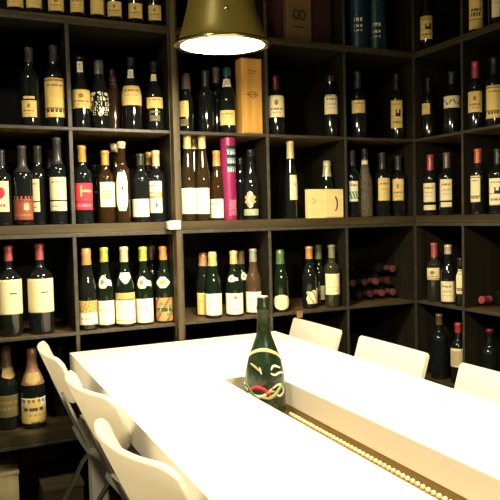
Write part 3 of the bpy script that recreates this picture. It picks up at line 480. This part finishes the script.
# crates in the floor tier
PALEC = wood_mat('pale_crate', (.45,.38,.20), (.58,.50,.28), 2)
DARKC = wood_mat('dark_crate', (.055,.045,.022), (.105,.085,.045), 0)
DARKC2 = wood_mat('dark_crate_lid', (.10,.08,.038), (.16,.13,.065), 0)
def crate(loc, w, d, h, m, m2, text):
    c = empty('wooden_crate', loc, text, 'crate')
    box('crate_body', -w/2, w/2, -d/2, d/2, 0, h, m, c, .002)
    box('crate_lid', -w/2-.004, w/2+.004, -d/2-.004, d/2+.004, h, h+.012, m2, c, .002)
    bm = bmesh.new(); add_box(bm, -w/2+.006, w/2-.006, -d/2+.03, -d/2+.036, h+.0121, h+.0135); add_box(bm, -w/2+.006, w/2-.006, d/2-.036, d/2-.03, h+.0121, h+.0135)
    link('lid_batten', bm, m, c)
crate((-.712, .20, .06), .16, .28, .235, PALEC, PALEC, 'pale wooden crate at lower left picture corner')
crate((-.530, .345, .06), .15, .10, .285, DARKC, DARKC2, 'dark upright crate behind the flat crate under the low shelf')
crate((-.475, .145, .06), .145, .25, .16, DARKC, DARKC2, 'flat dark crate with lid on the bottom rack tier')

# small paper tag pinned on the shelf edge
tg = empty('shelf_tag', (.545, -.0015, .80), 'small brown tag pinned to shelf edge below the round label bottle', 'tag')
bm = bmesh.new(); add_box(bm, -.014, .014, -.0012, .0012, -.012, .018, .0005); link('paper_tag', bm, node_mat('brown_tag', (.36,.20,.07), .6), tg)
bm = bmesh.new(); lathe(bm, [(0,-.0), (.003,0), (.003,.0015), (0,.0015)], 10)
bmesh.ops.rotate(bm, verts=bm.verts, cent=(0,0,0), matrix=Matrix.Rotation(PI/2, 3, 'X')); bmesh.ops.translate(bm, verts=bm.verts, vec=(0,-.0012,.013)); link('pin', bm, CHROME, tg)

# ------------------------------------------------------------------ table
TX0, TX1, TY0, TY1, TZ = -.447, .402, -2.10, -.0455, .75
SX0, SX1, SY0, SY1 = -.107, .047, -1.85, -.690
t = empty('table', ((TX0+TX1)/2, (TY0+TY1)/2, 0), 'long white table with a sunken slot along its middle', 'table')
ox, oy = t.location.x, t.location.y
xs = [TX0, SX0, SX1, TX1]; ys = [TY0, SY0, SY1, TY1]; zb = .680
bm = bmesh.new(); V = {}
def tv(i, j, k):
    if (i, j, k) not in V: V[(i, j, k)] = bm.verts.new((xs[i]-ox, ys[j]-oy, (TZ if k else zb)))
    return V[(i, j, k)]
for i in range(3):
    for j in range(3):
        if i == 1 and j == 1:
            continue
        bm.faces.new((tv(i,j,1), tv(i+1,j,1), tv(i+1,j+1,1), tv(i,j+1,1)))
        bm.faces.new((tv(i,j,0), tv(i,j+1,0), tv(i+1,j+1,0), tv(i+1,j,0)))
def side(a, b): bm.faces.new((tv(*a,0), tv(*b,0), tv(*b,1), tv(*a,1)))
for k in range(3):
    side((k,0),(k+1,0)); side((3,k),(3,k+1)); side((3-k,3),(2-k,3)); side((0,3-k),(0,2-k))
side((2,1),(1,1)); side((2,2),(2,1)); side((1,2),(2,2)); side((1,1),(1,2))
bmesh.ops.recalc_face_normals(bm, faces=bm.faces)
es = [e for e in bm.edges if len(e.link_faces) == 2 and e.calc_face_angle(0) > 1.]
bmesh.ops.bevel(bm, geom=es, offset=.003, segments=2, affect='EDGES', profile=.6)
link('tabletop', bm, TABLE, t)
bm = bmesh.new()   # trough under the slot
a0, a1, b0, b1, f0, f1 = SX0-.03, SX1+.008, SY0-.02, SY1+.02, .632, .644
add_box(bm, a0-ox, a1-ox, b0-oy, b1-oy, f0, f1)
add_box(bm, a0-.01-ox, a0-ox, b0-oy, b1-oy, f0, .6795); add_box(bm, a1-ox, a1+.01-ox, b0-oy, b1-oy, f0, .6795)
add_box(bm, a0-ox, a1-ox, b0-.01-oy, b0-oy, f0, .6795); add_box(bm, a0-ox, a1-ox, b1-oy, b1+.01-oy, f0, .6795)
add_box(bm, .0308-ox, a1-ox, b0-oy, -.835-oy, f1, .656)
link('trough', bm, TROUGH, t)
bm = bmesh.new()
for k in range(61):
    r = bmesh.ops.create_icosphere(bm, subdivisions=1, radius=.0066)
    bmesh.ops.translate(bm, verts=r['verts'], vec=(.040-ox, -.843-.0165*k-oy, .6618))
o = link('beaded_trim', bm, BEADM, t, smooth=True)
for x in (TX0+.07, TX1-.07):
    for y in (TY0+.10, TY1-.10): box('leg', x-.03-ox, x+.03-ox, y-.03-oy, y+.03-oy, 0, .6798, TABLE, t, .004)

# ------------------------------------------------------------------ painted magnum in the slot
mg = empty('champagne_magnum', (-.0285, -.82, .644), 'large dark green champagne bottle with painted ribbons, standing in the table slot', 'bottle')
H = .3575; R0 = .0585
MP = [(R0*.9,0),(R0*.985,.004),(R0,.010),(R0,.118),(R0*.985,.135),(R0*.92,.155),(R0*.80,.182),(R0*.66,.206),(R0*.52,.228),(R0*.40,.246),(.0195,.262),(.0172,.285),(.0165,.318),(.0185,.323),(.0185,.333),(.0165,.336),(.0165,.353),(.0140,H)]
bm = bmesh.new(); lathe(bm, [(0,.02),(.03,.01),(R0*.8,0)]+MP+[(0,H)], 48)
link('glass_body', bm, node_mat('satin_green_glass', (.013,.030,.012), .22, var=.2, coat=.2), mg, smooth=True, auto=60)
bm = bmesh.new(); lathe(bm, [(rad_at(MP,.262)-.001,.262)]+[(rad_at(MP,z)+.001,z) for z in (.262,.285,.318,.323,.333,.336,.353)]+[(.0150,H+.001),(0,H+.0015)], 32)
link('neck_foil', bm, node_mat('dark_green_foil', (.028,.042,.018), .30, metal=.5, scale=60, var=.5, bump=.25), mg, smooth=True, auto=60)
bm = bmesh.new(); lathe(bm, [(.0125,H+.0016),(.0145,H+.0016),(.0148,H+.004),(.012,H+.0052),(0,H+.0055)], 24)
link('metal_cap', bm, node_mat('silver_cap', (.62,.62,.55), .3, metal=.7), mg, smooth=True)
MAZ = math.atan2(-2.4813+.82, -.8341+.0285)
def painted(name, pts, w, m, lift=.0012):
    """flat brush stroke lying on the glass: (angle right of the camera side in degrees, height)"""
    bm = bmesh.new(); out = []
    n = 6*(len(pts)-1)
    P = []
    for k in range(n+1):
        q = k/n*(len(pts)-1); i = min(int(q), len(pts)-2); f = q-i
        g = lambda j: pts[max(0, min(len(pts)-1, j))]
        def cr(c):
            p0, p1, p2, p3 = g(i-1)[c], g(i)[c], g(i+1)[c], g(i+2)[c]
            return .5*((2*p1)+(-p0+p2)*f+(2*p0-5*p1+4*p2-p3)*f*f+(-p0+3*p1-3*p2+p3)*f**3)
        P.append((cr(0), cr(1)))
    def pos(a, z):
        r = rad_at(MP, z)+lift; t = MAZ+math.radians(a); return Vector((r*math.cos(t), r*math.sin(t), z))
    L = []
    for k, (a, z) in enumerate(P):
        a1, z1 = P[min(k+1, n)]; a0, z0 = P[max(k-1, 0)]
        rr = rad_at(MP, z); da, dz = math.radians(a1-a0)*rr, z1-z0; l = math.hypot(da, dz) or 1
        nx, nz_ = -dz/l, da/l; ww = w*(.45+.55*math.sin(PI*k/n))
        L.append((bm.verts.new(pos(a+math.degrees(nx*ww/rr), z+nz_*ww)), bm.verts.new(pos(a-math.degrees(nx*ww/rr), z-nz_*ww))))
    for A, B in zip(L, L[1:]): bm.faces.new((A[0], A[1], B[1], B[0]))
    o = link(name, bm, m, mg, smooth=True)
    s = o.modifiers.new('paint', 'SOLIDIFY'); s.thickness = .0008; s.offset = 0
ppale, pyel, pred, pgrn, plim = ink('pale'), ink('gold'), ink('red'), ink('green'), node_mat('ink_lime', (.42,.55,.22), .6)
painted('painted_collar', [(-88,.188),(-60,.203),(-25,.213),(10,.214),(42,.206),(65,.195),(88,.174)], .0046, node_mat('ink_straw', (.78,.66,.28), .6))
painted('painted_stroke', [(-52,.176),(-38,.172),(-24,.165),(-14,.158)], .0028, ink('orange'))
painted('painted_stroke', [(-16,.168),(-13,.161),(-9,.150)], .0020, ppale)
painted('painted_curl', [(20,.160),(28,.170),(42,.168),(55,.162)], .0032, ppale)
painted('painted_curl', [(18,.152),(30,.146),(48,.150),(66,.146)], .0032, ppale)
painted('painted_ribbon', [(-82,0.118),(-62,0.104),(-40,0.092),(-15,0.088),(5,0.096),(18,0.110)], .0050, ppale)
painted('painted_ribbon', [(-60,0.094),(-42,0.106),(-20,0.114),(0,0.106),(12,0.092),(28,0.084)], .0052, pred, .0020)
painted('painted_ribbon', [(-70,0.112),(-55,0.116),(-38,0.098),(-22,0.086)], .0038, pgrn, .0024)
painted('painted_ribbon', [(-8,0.086),(12,0.084),(30,0.094),(46,0.110),(62,0.106)], .0050, plim, .0022)
painted('painted_ribbon', [(20,0.110),(38,0.118),(56,0.110),(60,0.094),(44,0.086),(30,0.092)], .0046, ppale, .0016)
painted('painted_ribbon', [(50,0.118),(66,0.108),(78,0.090)], .0042, pgrn, .0018)
painted('painted_ribbon', [(4,0.098),(16,0.102),(28,0.100)], .0034, pyel, .0026)

# ------------------------------------------------------------------ chairs
def sheet(bm, fn, nu, nv, th):
    """closed curved panel from fn(u,v)->(point, normal)"""
    A, B = [], []
    for j in range(nv+1):
        ra, rb = [], []
        for i in range(nu+1):
            p, n = fn(-1+2*i/nu, j/nv)
            ra.append(bm.verts.new(p+n*th/2)); rb.append(bm.verts.new(p-n*th/2))
        A.append(ra); B.append(rb)
    for j in range(nv):
        for i in range(nu):
            bm.faces.new((A[j][i], A[j][i+1], A[j+1][i+1], A[j+1][i])); bm.faces.new((B[j][i], B[j+1][i], B[j+1][i+1], B[j][i+1]))
    for i in range(nu):
        bm.faces.new((A[0][i], B[0][i], B[0][i+1], A[0][i+1])); bm.faces.new((A[nv][i], A[nv][i+1], B[nv][i+1], B[nv][i]))
    for j in range(nv):
        bm.faces.new((A[j][0], A[j+1][0], B[j+1][0], B[j][0])); bm.faces.new((A[j][nu], B[j][nu], B[j+1][nu], A[j+1][nu]))
    bmesh.ops.recalc_face_normals(bm, faces=bm.faces)
# local frame: seat faces +x (towards the table), y sideways; origin on the floor under the top of the backrest
def make_chair(loc, rotz, wrap, power, lean, text, group, w=.185, top=.803, rnd=.022, c0=.80, tp=.72):
    c = empty('chair', loc, text, 'chair', group, rotz)
    ztop, zbot, th = top, .655, .014
    xat = lambda z: (ztop-z)*math.tan(math.radians(lean))
    def back(u, v):
        cor = max(0, (abs(u)-c0)/(1-c0))
        vv = v
        z = zbot+(ztop-zbot)*v
        z -= rnd*cor**2.5*max(0, (v-.5)*2); z += .03*cor**2.5*max(0, (.5-v)*2)
        x = xat(z)+wrap*abs(u)**power
        n = Vector((1, 0, math.tan(math.radians(lean)))).normalized()
        dx = wrap*power*abs(u)**(power-1)*(1 if u > 0 else -1)/w
        n = Vector((1, -dx, math.tan(math.radians(lean)))).normalized()
        return Vector((x, u*w*(1-.02*cor)*(1-.30*max(0, tp-v)**1.3/.72**1.3), z)), n
    bm = bmesh.new(); sheet(bm, back, 28, 10, th)
    o = link('backrest', bm, CHAIRW, c, smooth=True, auto=50)
    b = o.modifiers.new('soft', 'BEVEL'); b.width = .003; b.segments = 2; b.limit_method = 'ANGLE'
    for s in (-1, 1):      # flat uprights joining backrest and seat
        def up(u, v):
            z = .455+(.69-.455)*v
            return Vector((xat(z)+wrap*.62**power-.012, s*.62*w+u*.026, z)), Vector((1, 0, math.tan(math.radians(lean)))).normalized()
        bm = bmesh.new(); sheet(bm, up, 2, 6, .008); link('back_upright', bm, CHAIRG, c, smooth=True, auto=50)
    x0 = xat(.50)-.010
    def seat(u, v):
        x = x0+.40*v; z = .455+.045*max(0, 1-v/.16)**2+.010*abs(u)**2-.02*max(0, (v-.85)/.15)**2
        cor = max(0, (abs(u)-.72)/.28)
        if v < .5: x += .035*cor**2.5*(1-2*v)
        return Vector((x, u*w*1.0, z)), Vector((.45*max(0, 1-v/.16), 0, 1)).normalized()
    bm = bmesh.new(); sheet(bm, seat, 18, 20, .020)
    o = link('seat', bm, CHAIRG, c, smooth=True, auto=60)
    for sx in (0, 1):
        for sy in (-1, 1):
            bm = bmesh.new()
            if sx == 0: pts = [(x0+.10, sy*(w-.03), .447), (x0+.03, sy*(w-.022), .36), (x0-.15, sy*(w-.01), 0)]
            else: pts = [(x0+.30, sy*(w-.03), .447), (x0+.32, sy*(w-.022), .36), (x0+.35, sy*(w-.01), 0)]
            tube(bm, pts, .0085, 10); link('leg', bm, CHROME, c, smooth=True, auto=60)
    return c
LG = 'white chairs along the left side of the table'; RG = 'white chairs along the right side of the table'
make_chair((-.575, -.275, 0), 0, .034, 2.4, 22, 'white curved chair on the left, farthest from the camera', LG, top=.815)
make_chair((-.560, -.790, 0), .10, .046, 2.4, 23, 'white curved chair on the left, middle one of three', LG, top=.815)
make_chair((-.574, -1.260, 0), .13, .050, 2.4, 23, 'white curved chair on the left, nearest the camera', LG, top=.810)
for y, tx in ((-.222, 'white chair back on the right, farthest from camera, beyond the champagne bottle'), (-.715, 'white chair back on the right, middle one of three'), (-1.222, 'white chair back on the right, cut off by the picture edge')):
    make_chair((.503, y, 0), PI, .004, 2.2, 18, tx, RG, top=.797, rnd=.008, c0=.93, tp=.40)

# ------------------------------------------------------------------ lamps
def SCL(bm):
    bmesh.ops.scale(bm, verts=bm.verts, vec=(.92, .92, 1.))
    # the shade hangs a little askew, its side towards the aisle lower
    bmesh.ops.rotate(bm, verts=bm.verts, cent=(0, 0, 0), matrix=Matrix.Rotation(math.radians(3.2), 3, Vector((.92, -.39, 0))))
def lamp(x, y, z, text):
    l = empty('pendant_lamp', (x, y, z), text, 'lamp', 'brass pendant lamps over the table')
    out = [(.146,.0),(.157,.001),(.158,.006),(.148,.010),(.141,.020),(.134,.040),(.126,.065),(.117,.095),(.108,.130),(.096,.170),(.076,.205),(.05,.228),(.028,.238),(.028,.275),(.018,.285),(.006,.287)]
    S = .92
    bm = bmesh.new(); lathe(bm, [(0,.287)]+out[::-1]+[(.146,.004)]+[(max(r-.003,.0), zz+.002) for r, zz in out[3:12]], 56)
    SCL(bm); link('shade', bm, BRASS, l, smooth=True, auto=60)
    bm = bmesh.new()
    lathe(bm, [(.137,-.002),(.158,-.002),(.1605,.001),(.1605,.004),(.1585,.0065),(.137,.0045),(.137,-.002)], 56); SCL(bm); link('rim', bm, RIMM, l, smooth=True, auto=60)
    bm = bmesh.new(); lathe(bm, [(0,-.0045),(.115,-.0035),(.1372,.0005),(.1372,.003),(0,.004)], 56); SCL(bm); link('diffuser', bm, LAMPM, l, smooth=True, auto=60)
    bm = bmesh.new(); tube(bm, [(0,0,.28),(0,0,2.748-z)], .004, 8); link('cable', bm, CORD, l)
    bm = bmesh.new(); lathe(bm, [(0,2.70-z),(.045,2.70-z),(.05,2.71-z),(.05,2.7495-z),(0,2.7495-z)], 24); link('ceiling_cup', bm, BRASS, l, smooth=True, auto=40)
    bm = bmesh.new()
    a = -1.62; r = .119
    for da in (0,): 
        lathe(bm, [(0,0),(.007,0),(.008,.004),(.005,.008),(0,.009)], 12)
        bmesh.ops.rotate(bm, verts=bm.verts, cent=(0,0,0), matrix=Matrix.Rotation(PI/2, 3, 'X'))
        bmesh.ops.translate(bm, verts=bm.verts, vec=(0,-r,.078))
        bmesh.ops.rotate(bm, verts=bm.verts, cent=(0,0,0), matrix=Matrix.Rotation(LATCH, 3, 'Z'))
    SCL(bm); link('thumb_screw', bm, RIMM, l, smooth=True)
LATCH = -.28
lamp(-.058, -.640, 1.750, 'olive brass pendant lamp with glowing white disc hanging over the table')
lamp(-.058, -1.960, 1.757, 'added unseen second brass pendant lamp over the near table end, brightening label fronts')  # added lamp out of view, there to brighten the label fronts

c = empty('added_fill_panel', (-1.45, -1.75, 2.75), 'added unseen square fill light panel over the left aisle, brightening chairs and labels', 'lamp')  # invented fill panel out of view, lifting chair backs and label fronts
bm = bmesh.new()
for q in ((-.20,.20,-.20,-.17),(-.20,.20,.17,.20),(-.20,-.17,-.17,.17),(.17,.20,-.17,.17)): add_box(bm, *q, -.035, -.0005, .003)
link('frame', bm, node_mat('white_enamel', (.7,.7,.66), .4), c)
box('diffuser', -.1695, .1695, -.1695, .1695, -.028, -.015, node_mat('fill_panel_diffuser', (1,1,.95), .5, emit=((1,.86,.60), 120.)), c, .001)

# ------------------------------------------------------------------ room
def struct(name, x0, x1, y0, y1, z0, z1, m):
    o = box(name, x0, x1, y0, y1, z0, z1, m, None, 0); o['kind'] = 'structure'; return o
struct('floor', -2.4, 1.7, -3.7, .60, -.05, -.0005, FLOORM)
struct('ceiling', -2.4, 1.7, -3.7, .60, 2.75, 2.80, CEILM)
struct('wall_back', -2.4, 1.7, .4215, .60, 0, 2.75, WALLM)
struct('wall_right', 1.5485, 1.7, -3.7, .4214, 0, 2.75, WALLM)
struct('wall_left', -2.4, -2.3, -3.7, .4214, 0, 2.75, WALLM)
struct('wall_front', -2.299, 1.548, -3.7, -3.6, 0, 2.75, WALLM)

w = bpy.data.worlds.new('dim_room'); SC.world = w; w.use_nodes = True
w.node_tree.nodes['Background'].inputs['Color'].default_value = (.9,.8,.6,1)
w.node_tree.nodes['Background'].inputs['Strength'].default_value = .02

# pieces that belong to a part go one level deeper
SUB = {'rim': 'shade', 'thumb_screw': 'shade', 'beaded_trim': 'trough', 'burnt_emblem': 'sliding_lid', 'crescent_mark': 'front_panel',
       'small_print': 'box_body', 'lid_batten': 'crate_lid', 'printed_ring': 'carton_body',
       'painted_collar': 'glass_body', 'painted_stroke': 'glass_body', 'painted_curl': 'glass_body', 'painted_ribbon': 'glass_body',
       'painted_lettering': 'glass_body', 'metal_cap': 'neck_foil', 'printed_pattern': 'tube_body'}
for o in list(COL.objects):
    k = o.name.split('.')[0]
    if k in SUB and o.parent:
        for q in o.parent.children:
            if q.name.split('.')[0] == SUB[k]: o.parent = q; break

# ------------------------------------------------------------------ camera
yaw, pitch, roll = .4333, -.0497, -.0234
F = Vector((math.sin(yaw)*math.cos(pitch), math.cos(yaw)*math.cos(pitch), math.sin(pitch)))
Rt = Vector((math.cos(yaw), -math.sin(yaw), 0)); U = Rt.cross(F)
R2 = Rt*math.cos(roll)+U*math.sin(roll); U2 = -Rt*math.sin(roll)+U*math.cos(roll)
cd = bpy.data.cameras.new('camera'); cam = bpy.data.objects.new('camera', cd); COL.objects.link(cam)
cd.sensor_width = 36; cd.lens = 652.42*36/500; cd.clip_start = .02
M = Matrix((R2, U2, -F)).transposed().to_4x4(); M.translation = Vector((-.8341, -2.4813, 1.2295))
cam.matrix_world = M
SC.camera = cam
SC.view_settings.view_transform = 'Standard'; SC.view_settings.look = 'None'
SC.view_settings.exposure = 0.0; SC.view_settings.gamma = 1.0
SC.view_settings.use_curve_mapping = False
